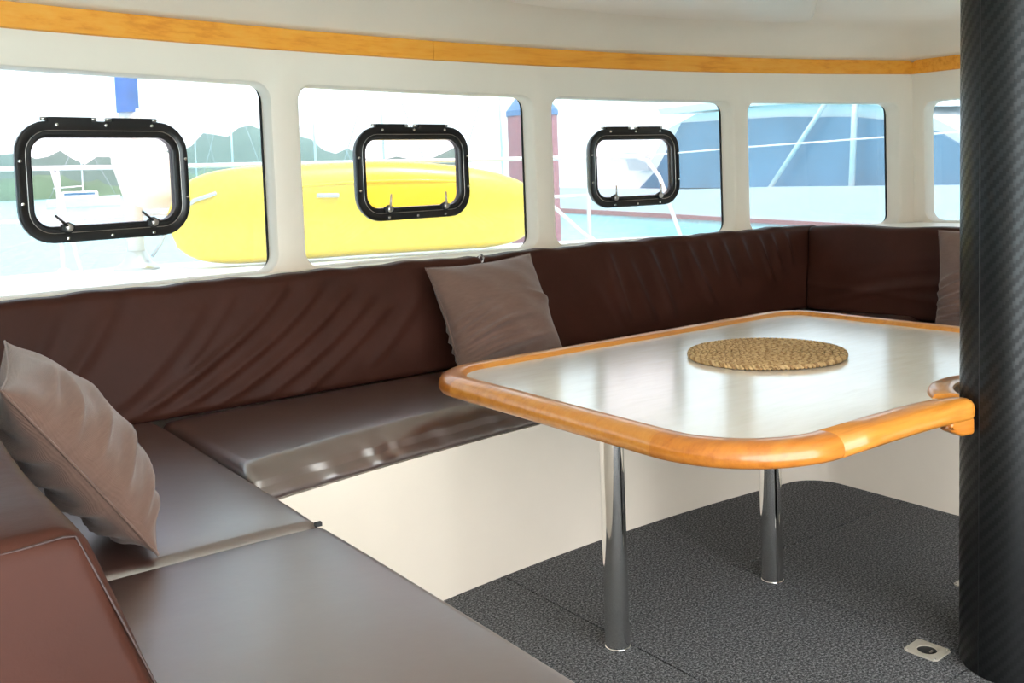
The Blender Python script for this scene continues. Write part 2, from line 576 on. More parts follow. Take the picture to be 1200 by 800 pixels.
# wooden trim along the top of the wall
def trim_piece(num, fn, s0, s1, label, zt0, zt1, nseg=30):
    loops = []
    for i in range(nseg + 1):
        s = s0 + (s1 - s0) * i / nseg
        zt = zt0 + (zt1 - zt0) * i / nseg
        loops.append([fn(s, 1.83, .02), fn(s, 1.83, -.016), fn(s, 1.833, -.02), fn(s, zt - .003, -.02), fn(s, zt, -.016), fn(s, zt, .02)])
    v, f = strips(loops); n_ = 6
    f.append(tuple(range(n_))); f.append(tuple(range(nseg * n_ + n_ - 1, nseg * n_ - 1, -1)))
    o = obj('trim_%d' % num, v, f, 'trim_wood', None, 'auto')
    tag(o, label, 'trim', kind='structure')
trim_piece(1, front, XL, 2.337, 'long honey-coloured wooden trim strip above the portlight windows', 1.905, 1.942)
trim_piece(2, front, 2.340, XC + .01, 'honey-coloured wooden trim strip joining the corner by the mast', 1.942, 1.938)
trim_piece(3, right, .0145, 4.28, 'short wooden trim strip on the side wall next to the mast', 1.938, 1.93)

# floor with carpet panels
mb = MB(); mb.box(XL - .1, XC + .1, -.95, 3.9, -.06, -.012)
floor = mb.build('floor', 'carpet_joint', smooth=False)
tag(floor, 'dark grey carpeted cabin floor laid in panels', 'floor', kind='structure')
g = .003
xsn = [(-1.25, .6), (.6, 1.7695), (1.7695, 2.392), (2.392, 3.45), (3.45, 5.6)]
for (a, b_) in xsn:
    ys = [(-.85, .4), (.4, 3.75)]
    if a == 2.392: ys = [(-.85, .4), (.4, 2.112), (2.112, 3.75)]
    if a == 1.7695: ys = [(-.85, 1.30), (1.30, 3.75)]
    for c, d in ys:
        mb = MB(); mb.box(a + g, b_ - g, c + g, d - g, -.012, 0)
        mb.build('carpet_panel', 'carpet', floor, False)

# window ledge behind the backrests
def ledge_poly():
    inner = [(XL, W(XL) - .05), (-.3, 3.24), (.2, 3.385), (1.2, 3.395), (3.0, 3.40), (3.7, 3.40), (4.35, 3.37), (4.432, 3.25), (4.432, 0.6), (4.432, .2)]
    outer = [(XC, .2), (XC, YC)] + [(X, W(X)) for X in np.linspace(XC - .05, XL, 40)]
    return inner + outer
P = ledge_poly(); n_ = len(P)
def lz(x): return .942 + dz(x) * .8
v = [(x, y, lz(x)) for x, y in P] + [(x, y, lz(x) - .03) for x, y in P]
f = [tuple(range(n_)), tuple(range(2 * n_ - 1, n_ - 1, -1))] + [(i, (i + 1) % n_, n_ + (i + 1) % n_, n_ + i) for i in range(n_)]
o = obj('trim_4', v, f, 'gelcoat', None, False)
tag(o, 'white moulded ledge between backrest cushions and windows', 'trim', kind='structure')

# ------------------------------------------------------------------ settee base
ZB = .465; ZS = .55
def YB(X): return 2.585 - .07 * (X - 2.42) ** 2
inner = [(.87, .15)]
for k in range(9):
    a = PI - PI / 2 * k / 8
    inner.append((.95 + .08 * math.cos(a), YB(.95) - .08 + .08 * math.sin(a)))
for X in np.linspace(1.05, 3.16, 24): inner.append((X, YB(X)))
rc = .15
for k in range(10):
    a = PI / 2 - PI / 2 * k / 9
    inner.append((3.34 - rc + rc * math.cos(a), YB(3.2) - rc + rc * math.sin(a) + .0))
inner.append((3.34, .15))
outer = [(4.5, .15), (4.5, 3.25), (.0, 3.25), (.0, .15)]
def fill_prism(name, P, z0, z1, mat, parent=None, smooth='auto'):
    bm = bmesh.new()
    vs = [bm.verts.new((x, y, z1)) for x, y in P]
    fc = bm.faces.new(vs)
    ret = bmesh.ops.extrude_face_region(bm, geom=[fc])
    for e_ in ret['geom']:
        if isinstance(e_, bmesh.types.BMVert): e_.co.z = z0
    bmesh.ops.triangulate(bm, faces=[q for q in bm.faces if len(q.verts) > 4])
    bmesh.ops.recalc_face_normals(bm, faces=bm.faces)
    me = bpy.data.meshes.new(name); bm.to_mesh(me); bm.free()
    if smooth:
        me.polygons.foreach_set('use_smooth', [True] * len(me.polygons)); me.set_sharp_from_angle(angle=math.radians(38))
    me.materials.append(MATS[mat])
    o = bpy.data.objects.new(name, me); COL.objects.link(o)
    if parent is not None: o.parent = parent
    return o
o = fill_prism('settee_base', inner + outer, 0, ZB, 'gelcoat_base')
tag(o, 'cream moulded U-shaped settee base under the brown cushions', 'settee base')

# ------------------------------------------------------------------ cushions
def gauss(x, w): return np.exp(-(x / w) ** 2)

def cushion(name, dims, r, seg, fn, mat, parent=None, rs=4):
    V, F, N = rbox(dims, r, seg, rs)
    P = fn(V, N)
    return obj(name, P, F, mat, parent, True)

rng = np.random.RandomState(7)
def sm_noise(x, y, freq, seed):
    r_ = np.random.RandomState(seed); s = 0
    for k in range(5):
        a, b_, p = r_.uniform(-1, 1), r_.uniform(-1, 1), r_.uniform(0, 6.28)
        s = s + np.sin(freq * (a * x + b_ * y) + p)
    return s / 5

# --- seat cushions (top z=ZS)
def seat(name, x0, x1, y0, y1, label, front_wave=False, curve=None, mat='leather_seat', sides=None, zoff=0.0, dome=.008):
    dims = (x1 - x0, y1 - y0, ZS - ZB)
    cx_, cy_, cz_ = (x0 + x1) / 2, (y0 + y1) / 2, (ZS + ZB) / 2
    def fn(V, N):
        P = V.copy(); h = np.array(dims) / 2
        u = V[:, 0] / h[0]; w = V[:, 1] / h[1]
        top = np.clip(N[:, 2], 0, 1)
        P[:, 2] += top * (dome * (1 - u ** 4) * (1 - w ** 4) + .0025 * sm_noise(V[:, 0], V[:, 1], 7, 3)) - (V[:, 2] > 0) * .004 * (np.abs(u) ** 8 + np.abs(w) ** 8)
        X = P[:, 0] + cx_; Y = P[:, 1] + cy_; Z = P[:, 2] + cz_ + zoff * (V[:, 2] > 0)
        if front_wave:
            fr = np.clip(-N[:, 1], 0, 1)
            hgt = (V[:, 2] / h[2] + 1) / 2
            ph = X * 40 + 3.2 * hgt + 2.2 * np.sin(X * 3.3) + 1.3 * np.sin(X * 9.7)
            wv = np.sin(ph) + .5 * np.sin(ph * 1.7 + 1)
            Y -= fr * (.010 + .0036 * wv * (.35 + .65 * np.sin(PI * np.clip(hgt, 0, 1))))
            Z += (V[:, 2] > 0) * .022 * np.clip((1 - w) / 2, 0, 1) ** 1.2
            Y += ((1 - w) / 2) ** 3 * (.085 * hgt)
        if curve is not None:
            t = (1 - w) / 2
            Y += t * np.array([curve(x) for x in X])
        return np.stack([X, Y, Z], 1)
    seg = (max(6, int(dims[0] / .010)) if front_wave else max(8, int(dims[0] / .05)), max(8, int(dims[1] / .05)), 6)
    e = cushion(name, dims, .032, seg, fn, mat, None, 5)
    tag(e, label, 'cushion')
    return e
s_front = seat('seat_cushion', .902, 4.34, 2.565, 3.245, 'long brown leather seat cushion under the windows, its front edge wrinkled',
               True, lambda X: YB(min(X, 3.34)) - 2.585 + .005, mat='leather_seat', zoff=-.004)
s_corner = seat('seat_cushion', .22, .898, 1.992, 3.27, 'brown leather corner seat cushion between the long cushion and the leaning pillow')
s_near = seat('seat_cushion', .05, .896, .2, 1.984, 'pale-shining brown leather seat cushion beside the near backrest end', zoff=.004)
s_right = seat('seat_cushion', 3.33, 4.34, .2, 2.485, 'brown leather seat cushion on the far side of the table')
# fill the corner right
mb = MB(); mb.box(-.009, .006, -.005, .005, -.004, .005)
t_ = mb.build('zip_tab', 'rubber', s_near); t_.location = (.884, 1.988, ZS - .006)
tag(t_, 'small black zip tab')

# stitched seams on the long cushion's front edge
def seam(name, pts, parent, mat='leather_seam', r=.0028):
    m_ = MB(); m_.tube(pts, r, 6); return m_.build(name, mat, parent, True)

# --- backrests
ZBT = .975
def folds(a, c, lst):
    """a along, c height 0..1; each: (a_top, k, p, amp, w, c0, c1)"""
    s = np.zeros_like(a)
    for at, k, p, amp, w, c0, c1 in lst:
        ctr = at + k * np.power(np.clip(1 - c, 0, 1), p)
        d = a - ctr
        win_ = np.clip((c - c0) / .15, 0, 1) * np.clip((c1 - c) / .15, 0, 1)
        win_ = win_ * win_ * (3 - 2 * win_)
        s += amp * win_ * (gauss(d, w) - .30 * gauss(d - 1.9 * w, w * 1.3))
    return s

def back_front(name, x0, x1, yb, label, lst, seed):
    T = .105; Hh = ZBT - (ZS - .008)
    dims = (x1 - x0, T, Hh)
    cx_ = (x0 + x1) / 2
    def fn(V, N):
        P = V.copy(); h = np.array(dims) / 2
        u = V[:, 0] / h[0]; c = (V[:, 2] / h[2] + 1) / 2
        fr = np.clip(-N[:, 1], 0, 1)
        X = V[:, 0] + cx_
        d = .012 * (1 - u ** 6) * np.sin(PI * np.clip(c, 0, 1)) + folds(X, c, lst) + .003 * sm_noise(X, c * .45, 9, seed)
        Y = V[:, 1] + T / 2 + np.array([yb(x) for x in X]) + .07 * c - fr * d
        Z = ZBT - Hh + Hh * c + np.clip(N[:, 2], 0, 1) * (.003 * np.sin(X * 16 + seed) + .002 * np.sin(X * 37))
        # soft puckered ends
        Z -= np.clip(N[:, 2], 0, 1) * .007 * np.abs(u) ** 30
        return np.stack([X, Y, Z], 1)
    o = cushion(name, dims, .028, (int(dims[0] / .012), 3, 34), fn, 'leather')
    tag(o, label, 'cushion')
    return o
lst1 = [(.62, -.22, 1.3, .006, .03, .2, .98), (.80, -.33, 1.4, .008, .03, .05, .95),
        (1.10, -.42, 1.5, .007, .035, .1, .9), (1.40, -.62, 1.4, .013, .028, .02, .98), (1.53, -.62, 1.5, .012, .026, .02, .95),
        (1.66, -.60, 1.5, .013, .028, .0, .9), (1.78, -.55, 1.5, .010, .025, .0, .8), (1.90, -.52, 1.4, .010, .026, -.1, .7), (1.99, -.4, 1.5, .006, .024, .1, .85),
        (1.22, -.40, 1.2, .006, .02, .3, .95)]
bk1 = back_front('backrest_cushion', .22, 2.255, lambda x: 3.225 + .012 * min(x - .5, 1.2) - .0 * (x - 2) ** 2,
           'brown leather backrest cushion with diagonal creases under the first portlight', lst1, 2)
lst2 = [(2.92, .10, 1.2, .007, .02, .15, .99), (3.02, .16, 1.2, .006, .022, .1, .9), (3.16, .14, 1.0, .009, .024, .1, .99), (3.30, .08, 1.2, .006, .02, .4, .99),
        (3.42, .18, 1.3, .008, .024, .2, .99), (3.55, .10, 1.2, .007, .02, .45, .99), (3.66, .13, 1.2, .008, .022, .35, .99), (3.80, .10, 1.1, .007, .022, .5, .99),
        (3.93, .10, 1.2, .009, .02, .35, .99), (4.03, .08, 1.2, .007, .018, .45, .99), (4.14, .05, 1.2, .007, .018, .5, .99), (2.75, .2, 1.2, .004, .03, .0, .7)]
lst2 = [(a_, k_, p_, am * 1.5, w_, c0_, c1_) for a_, k_, p_, am, w_, c0_, c1_ in lst2]
bk2 = back_front('backrest_cushion', 2.265, 4.44, lambda x: 3.24 - .016 * max(0, x - 3.0) ** 2,
           'brown leather backrest cushion with upright creases, ending in the far corner', lst2, 5)
# loop where the two backrests meet
mb = MB(); pts = [(2.26 + .012 * math.cos(a), 3.335 + .004 * math.sin(a * 2), ZBT - .012 + .016 * math.sin(a)) for a in np.linspace(0, 2 * PI, 13)[:-1]]
mb.tube(pts, .004, 6, closed=True)
t_ = mb.build('tie_loop', 'steel', bk2); tag(t_, 'small pale tie loop')

def back_side(name, xf, y0, y1, label, sgn, lean, folds_fn, ztop=ZBT, T=.12, mat='leather', r=.03, zbot=None, end_lean=0):
    """backrest along Y; its front face at xf(z=top), facing -sgn*X; foot further into the seat"""
    zb = ZS - .004 if zbot is None else zbot
    Hh = ztop - zb; dims = (T, y1 - y0, Hh); cy_ = (y0 + y1) / 2
    def fn(V, N):
        h = np.array(dims) / 2
        c = (V[:, 2] / h[2] + 1) / 2; u = V[:, 1] / h[1]
        fr = np.clip(-sgn * N[:, 0], 0, 1)
        Y = V[:, 1] + cy_
        d = .014 * (1 - u ** 6) * np.sin(PI * np.clip(c, 0, 1)) + folds_fn(Y, c)
        X = xf + sgn * (T / 2) + V[:, 0] - sgn * lean * (1 - c) - sgn * fr * d
        en = np.clip(-N[:, 1], 0, 1)
        Y = Y - en * .012 * np.sin(PI * np.clip(c, 0, 1)) + end_lean * c * (u + 1) / 2
        Z = zb + Hh * c + np.clip(N[:, 2], 0, 1) * .004 * np.sin(Y * 13)
        return np.stack([X, Y, Z], 1)
    o = cushion(name, dims, r, (4, int(dims[1] / .014), 34), fn, mat)
    tag(o, label, 'cushion')
    return o
def fr_fn(Y, c):
    y = Y - 2.6
    s = .010 * gauss(c - (.42 - .28 * (y + .3) ** 2 * 2), .035) - .007 * gauss(c - (.52 - .28 * (y + .3) ** 2 * 2), .05)
    s += .008 * gauss(c - (.25 + .10 * y), .03) + .006 * gauss(c - (.66 - .25 * y), .05) * np.clip(.6 - y, 0, 1)
    return s * np.clip((c - .02) / .2, 0, 1)
bk3 = back_side('backrest_cushion', 4.32, .4, 3.212, 'brown leather backrest cushion beside the far pillow and mast', 1, .12, fr_fn, end_lean=.065)
def fl_fn(Y, c): return .004 * np.sin(Y * 9 + c * 5) * np.clip(c, 0, 1)
bk4 = back_side('backrest_cushion', .205, 1.035, 3.2, 'brown leather backrest cushion behind the leaning pillow, its end cut square', -1, .15, fl_fn, ztop=.962, T=.20, r=.022)
def end_pts():
    X0 = .205; pts = []
    for c in np.linspace(.0, .985, 14):
        z = ZS - .004 + (.962 - ZS + .004) * c
        pts.append((X0 - .006 + .15 * (1 - c) + .014 * math.sin(PI * c) * .3, 1.042 - .012 * math.sin(PI * c) + .0, z))
    return pts
e1 = end_pts()
e2 = [(e1[-1][0] - .012 - .165 * k / 8, 1.040, .958 - .004 * math.sin(PI * k / 8)) for k in range(9)]
seam('piping', e1 + e2, bk4, r=.0016)

# ------------------------------------------------------------------ pillows
def pillow(name, size, thick, label, loc, mat3, seed, wrinkles):
    n_ = 56
    A = np.linspace(-1, 1, n_)
    V = []; F = []
    for sd in (1, -1):
        k = len(V)
        for i in range(n_):
            for j in range(n_):
                u, w = A[i], A[j]
                # concave sides, pointed corners
                pu = 1 - .075 * (1 - w * w) * abs(u) ** 2
                pw = 1 - .075 * (1 - u * u) * abs(w) ** 2
                x = u * pu * size[0] / 2; y = w * pw * size[1] / 2
                e_ = max(0, (1 - u * u)) ** .55 * max(0, (1 - w * w)) ** .55
                z = thick / 2 * e_
                z += 1.7 * wrinkles(u, w, sd) * min(1, e_ * 3)
                V.append((x, y, sd * z))
        for i in range(n_ - 1):
            for j in range(n_ - 1):
                q = (k + i * n_ + j, k + (i + 1) * n_ + j, k + (i + 1) * n_ + j + 1, k + i * n_ + j + 1)
                F.append(q if sd > 0 else q[::-1])
    e = empty(name, loc)
    e.matrix_world = Matrix.Translation(loc) @ mat3.to_4x4()
    tag(e, label, 'pillow')
    obj('pillow_cover', V, F, 'linen', e, True)
    def edge(u, w):
        return (u * (1 - .075 * (1 - w * w)) * size[0] / 2, w * (1 - .075 * (1 - u * u)) * size[1] / 2, 0)
    pts = [edge(t, -1) for t in np.linspace(-1, 1, 24)[:-1]] + [edge(1, t) for t in np.linspace(-1, 1, 24)[:-1]] + [edge(-t, 1) for t in np.linspace(-1, 1, 24)[:-1]] + [edge(-1, -t) for t in np.linspace(-1, 1, 24)[:-1]]
    m_ = MB(); m_.tube(pts, .0028, 6, closed=True); m_.build('seam', 'linen', e, True)
    return e
def frame3(ex, ey):
    ex = Vector(ex).normalized(); ey = Vector(ey); ey = (ey - ex * ey.dot(ex)).normalized(); ez = ex.cross(ey)
    return Matrix((ex, ey, ez)).transposed()
def wr1(u, w, sd):
    s = 0
    for (u0, w0, k, amp, wd_, ln) in [(-.75, -.25, .35, .009, .05, .5), (-.7, -.45, .3, .010, .05, .6), (-.6, -.62, .18, .009, .05, .6), (-.72, -.05, .35, .006, .05, .45), (-.55, -.8, .1, .009, .045, .7), (.75, .05, -.3, .006, .06, .35), (-.1, -.3, .15, .004, .06, .6), (.0, -.7, .1, .006, .06, .7)]:
        s += amp * math.exp(-((w - w0 - k * (u - u0)) / wd_) ** 2) * math.exp(-((u - u0) / ln) ** 2)
    return 1.7 * s + .0025 * math.sin(9 * u + 3 * w) * math.cos(7 * w)
ex = Vector((2.601 - 2.085, 0.0, .600 - .572))
p1 = pillow('throw_pillow', (.50, .44), .23, 'mauve-brown linen throw pillow propped against the long backrest near the table',
            (2.165, 3.10, .772), frame3((.50, .0, .018), (-.075, .18, .37)), 1, wr1)
def wr2(u, w, sd):
    s = 0
    for (u0, w0, k, amp, wd_, ln) in [(-.5, .5, .5, .012, .07, .5), (-.4, .15, .3, .012, .06, .5), (-.5, -.25, .25, .012, .06, .5), (-.5, -.6, .2, .010, .05, .5), (-.3, .75, .3, .01, .05, .4), (-.6, -.8, .0, .008, .05, .4)]:
        s += amp * math.exp(-((w - w0 - k * (u - u0)) / wd_) ** 2) * math.exp(-((u - u0) / ln) ** 2)
    return s + .002 * math.sin(8 * u) * math.sin(6 * w)
# near edge runs from B (on the seat) up to T
Bp = Vector((.535, 1.985, .565)); Tp = Vector((.279, 2.025, .940))
upv = (Tp - Bp); alv = Vector((.08, .46, .03))
p2 = pillow('throw_pillow', (.46, upv.length * 1.0), .19, 'taupe linen throw pillow leaning on the near side backrest, its edge seam showing',
            tuple((Bp + Tp) / 2 + alv.normalized() * .225), frame3(alv, upv), 2, wr2)
p3 = pillow('throw_pillow', (.46, .45), .16, 'mauve-brown linen throw pillow half hidden by the black mast',
            (4.15, 2.207, .775), frame3((.03, -.45, .03), (.10, -.03, .42)), 3, wr1)

# ------------------------------------------------------------------ mast
MC = Vector((2.34, 1.20)).normalized() * 2.76; MC = Vector((MC.x, MC.y)); MD = MC.normalized(); MS = Vector((MD.y, -MD.x))
MA, MBx = .149, .1175
def ell(a, k=0.0, d2=Vector):
    return MC + MD * ((MA + k) * math.cos(a)) + MS * ((MBx + k) * math.sin(a))
nA = 72; zs_ = [0, .3, .6, .9, 1.2, 1.5, 1.8, 2.06]
v = []; f = []; uvs = []
for z in zs_:
    for i in range(nA + 1):
        p = ell(2 * PI * i / nA) + MS * (.011 * z); v.append((p.x, p.y, z)); uvs.append((i / nA * .84, z))
for j in range(len(zs_) - 1):
    for i in range(nA):
        a = j * (nA + 1) + i; f.append((a, a + 1, a + nA + 2, a + nA + 1))
me = bpy.data.meshes.new('mast_tube'); me.from_pydata(v, [], f); me.update()
ul = me.uv_layers.new(name='uv')
for lp in me.loops: ul.data[lp.index].uv = uvs[lp.vertex_index]
me.polygons.foreach_set('use_smooth', [True] * len(me.polygons)); me.materials.append(MATS['carbon'])
mast = empty('mast', (0, 0, 0)); tag(mast, 'black carbon-fibre mast post standing at the table edge', 'mast')
mt = bpy.data.objects.new('mast_tube', me); COL.objects.link(mt); mt.parent = mast
# moulded seam along the tube
p = ell(PI + .62, .0005)
m_ = MB(); m_.tube([(ell(PI + .62, .0005).x + MS.x * .011 * z, ell(PI + .62, .0005).y + MS.y * .011 * z, z) for z in (0.0, 1.0, 2.06)], .0012, 6); m_.build('mould_seam', 'rubber', mast, True)

# ------------------------------------------------------------------ table
table = empty('dining_table', (2.07, 1.97, 0))
tag(table, 'saloon table with cream top and varnished wooden rim on chrome legs', 'table')
TO = Vector((2.07, 1.97, 0))
X0, X1, Y0, Y1 = 1.505, 3.325, 1.28, 2.625
def arcp(cx_, cy_, r_, a0, a1, n_): return [(cx_ + r_ * math.cos(a0 + (a1 - a0) * i / n_), cy_ + r_ * math.sin(a0 + (a1 - a0) * i / n_)) for i in range(n_ + 1)]
rN, rL, rF, rR = .30, .21, .17, .20
far_corner = arcp(X1 - rF, Y1 - rF, rF, 0, PI / 2, 12)
left_corner = arcp(X0 + rL, Y1 - rL, rL, PI / 2, PI, 12)
near_corner = arcp(X0 + rN, Y0 + rN, rN, PI, 1.5 * PI, 16)
right_corner = arcp(X1 - rR, Y0 + rR, rR, 1.5 * PI, 2 * PI, 12)
# notch round the mast: clockwise from the near-left tip, behind the mast, to its right side
cl = .004
aT0 = math.radians(180 - 30); 
def ang_of(pt): # parameter of a direction on ellipse
    d_ = Vector(pt) - MC; return math.atan2(d_.dot(MS) / MBx, d_.dot(MD) / MA)
notch = []
a_end = next(a for a in np.linspace(.2, PI, 400) if ell(a, cl).y < Y0 + .03)
for k in range(37):
    notch.append(-PI + math.radians(62) + (a_end + PI - math.radians(62)) * k / 36)
tipL = ell(notch[0], cl); tipR = ell(notch[-1], cl)
near_rail = [(X0 + rN, Y0), (1.95, Y0), (2.08, Y0 - .001), (2.16, Y0 - .004), (2.22, Y0 - .009), (2.26, Y0 - .014), (2.28, Y0 - .016), (2.294, Y0 - .018)]
def sweep(name, path, prof, mat, flip=1, taper=None, end_round=0):
    """prof: list of (inward distance, z); path travels with the table on its left (ccw)"""
    n_ = len(path); loops = []
    for i in range(n_):
        a = Vector(path[max(i - 1, 0)]); c = Vector(path[min(i + 1, n_ - 1)]); t = (c - a).normalized(); nn = Vector((-t.y, t.x)) * flip
        w_ = taper(i / (n_ - 1)) if taper else 1.0
        loops.append([(path[i][0] + nn.x * d * w_ - TO.x, path[i][1] + nn.y * d * w_ - TO.y, z) for d, z in prof])
    if end_round:
        L = loops[-1]; c = sum((Vector(p) for p in L), Vector()) / len(L)
        for k in range(1, 11):
            g_ = k / 10 * PI / 2; sc_ = max(math.cos(g_), .12); q = Vector((t.x, t.y, 0)) * (end_round * math.sin(g_))
            loops.append([tuple(c + q + (Vector(p) - c) * sc_) for p in L])
        n_ = len(loops)
    m = len(prof); v = [p for L in loops for p in L]; f = []
    for i in range(n_ - 1):
        for q in range(m): f.append((i * m + q, i * m + (q + 1) % m, (i + 1) * m + (q + 1) % m, (i + 1) * m + q))
    f.append(tuple(range(m))); f.append(tuple(range((n_ - 1) * m + m - 1, (n_ - 1) * m - 1, -1)))
    return obj(name, v, f, mat, table, True if end_round else 'auto')
RW = .088
prof = [(.018, .652), (.007, .656), (.0015, .664), (0, .675), (.003, .688), (.010, .698), (.022, .705), (.040, .7075), (.066, .707), (.074, .704), (.080, .698), (RW, .693), (RW, .672), (.06, .655)]
def cut(path, a, b): return path[a:b]
sweep('rim_rail', [left_corner[-1], (X0, 2.2), (X0, 1.9), (X0, 1.72), near_corner[0]], prof, 'rim_wood')
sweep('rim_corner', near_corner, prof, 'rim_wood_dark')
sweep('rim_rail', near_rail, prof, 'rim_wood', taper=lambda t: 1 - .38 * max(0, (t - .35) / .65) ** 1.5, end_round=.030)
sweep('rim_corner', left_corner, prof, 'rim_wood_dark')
sweep('rim_rail', [(X1 - rF, Y1), (2.8, Y1), (2.2, Y1), left_corner[0]], prof, 'rim_wood')
sweep('rim_corner', far_corner, prof, 'rim_wood')
sweep('rim_rail', [(X1, Y0 + rR), (X1, 1.9), (X1, Y1 - rF)], prof, 'rim_wood')
sweep('rim_corner', right_corner, prof, 'rim_wood')
sweep('rim_rail', [(max(ell(a, cl).x for a in np.linspace(0, PI, 200) if Y0 - .005 < ell(a, cl).y < Y0 + .09) + .004, Y0), (2.9, Y0), (X1 - rR, Y0)], prof, 'rim_wood')
collar_prof = [(.004, .654), (.0, .66), (0, .702), (.004, .7065), (.055, .7065), (.062, .703), (.067, .693), (.067, .66)]
sweep('mast_collar', [tuple(ell(a, cl)) for a in notch], collar_prof, 'rim_wood', flip=1)
# block screwed under the rail end
V, F, N = rbox((.085, .042, .046), .010, (2, 2, 2), 3)
V = np.array(V); V[:, 2] += np.clip(-V[:, 0] - .0, 0, 1) * .45 * (V[:, 2] < 0)
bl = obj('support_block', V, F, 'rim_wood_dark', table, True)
bl.location = (2.275 - TO.x, 1.292 - TO.y, .640); bl.rotation_euler = (0, 0, -.2)
# cream panel: outline inset, with mast notch
full = []
for seg_ in (near_rail[:4],):
    full += seg_
inn = .075
PX0, PX1, PY0, PY1 = X0 + inn, X1 - inn, Y0 + inn, Y1 - inn
poly = arcp(PX0 + rN - inn, PY0 + rN - inn, rN - inn, PI, 1.5 * PI, 12)
nb = [tuple(ell(a, cl + .055)) for a in notch]
nb = [q for q in nb if q[1] > PY0 + .003]
poly += [(min(nb[0][0] - .002, 2.3), PY0)] + nb + [(nb[-1][0] + .01, PY0)]
poly += arcp(PX1 - rR + inn, PY0 + rR - inn, rR - inn, 1.5 * PI, 2 * PI, 8)
poly += arcp(PX1 - rF + inn, PY1 - rF + inn, rF - inn, 0, PI / 2, 8)
poly += arcp(PX0 + rL - inn, PY1 - rL + inn, rL - inn, PI / 2, PI, 8)
o = fill_prism('table_top', [(x - TO.x, y - TO.y) for x, y in poly], .664, .694, 'table_laminate', table)
for lx, ly in ((1.736, 1.968), (2.398, 1.975)):
    mb = MB(); mb.lathe([(.0335, .001), (.0335, .60), (.033, .668)], (lx - TO.x, ly - TO.y, 0), 28)
    lg = mb.build('leg', 'chrome', table)
    mb = MB(); mb.lathe([(.0355, .0), (.0355, .002), (.035, .003), (.0338, .004)], (lx - TO.x, ly - TO.y, 0), 28)
    mb.build('foot_ring', 'chrome', lg)
    mb = MB(); mb.lathe([(.036, .62), (.075, .655), (.08, .662), (.08, .668)], (lx - TO.x, ly - TO.y, 0), 28)
    mb.build('mounting_plate', 'chrome', lg)

# ------------------------------------------------------------------ woven placemat
pm = empty('placemat', (2.468, 2.03, .694)); tag(pm, 'round woven straw placemat lying on the table', 'placemat')
pitch = .0235; R0 = .250
mbs = [MB(), MB()]
th = 1.5 * PI; pts = [[], []]
TH = 2 * PI * R0 / pitch
s_ = 0; ths = []
while th < TH:
    r_ = pitch * th / (2 * PI); ths.append((th, r_, s_)); dth = .0035 / max(r_, .004); th += dth; s_ += .0035
for q in (0, 1, 2):
    pts = []
    for th, r_, s__ in ths:
        ph = 2 * PI * s__ / .040 + q * 2 * PI / 3
        rr_ = r_ - .016 * max(0, (th - TH + 1.2) / 1.2) + .0068 * math.sin(ph); z = .0095 + .0045 * math.sin(2 * ph)
        pts.append((rr_ * math.cos(th), rr_ * math.sin(th), z))
    m_ = MB(); m_.tube(pts, [.0048 * min(1, (len(pts) - i_) / 40 + .15) for i_ in range(len(pts))], 6); m_.build('braid_strand', ('straw', 'straw_mid', 'straw')[q], pm, True)
mb = MB(); mb.lathe([(.228, .001), (.232, .003), (.228, .006)], (0, 0, 0), 40); mb.build('gap_shade_disc', 'straw_gap_shade', pm, True)  # dark disc whose colour stands in for shade in the braid gaps

# ------------------------------------------------------------------ floor sockets
def socket(loc, label, rz):
    e = empty('floor_socket', loc, rz); tag(e, label, 'floor socket')
    # plate with a round hole
    n_ = 32; sq = []; ci = []
    for k in range(n_):
        a = 2 * PI * (k + .5) / n_; c, s = math.cos(a), math.sin(a); q = 1 / max(abs(c), abs(s))
        sq.append((.042 * c * q, .046 * s * q)); ci.append((.025 * c, .025 * s))
    loops = [[(x, y, 0) for x, y in sq], [(x, y, .004) for x, y in sq], [(x, y, .004) for x, y in ci], [(x, y, -.002) for x, y in ci]]
    v, f = strips(loops); pl = obj('cover_plate', v, f, 'socket_plate', e, 'auto')
    mb = MB(); mb.lathe([(.026, .0006), (.024, .0012)], (0, 0, 0), 24); mb.build('dark_well', 'rubber', e, True)
    mb = MB(); mb.box(-.006, .006, -.014, -.009, .001, .004); mb.build('contact', 'steel', e, False)
    src = None
    for sx_, sy_ in ((1, 1), (1, -1), (-1, 1), (-1, -1)):
        mb = MB(); mb.lathe([(.0032, .003), (.003, .0052), (.0015, .0056)], (.034 * sx_, .038 * sy_, 0), 10); mb.build('screw', 'chrome', e, True)
    return e
socket((2.338, 1.416, .0), 'square steel floor socket with a round dark hole, near the mast', .06)
socket((2.815, 1.548, .0), 'steel floor socket plate on the far side of the mast', .06)

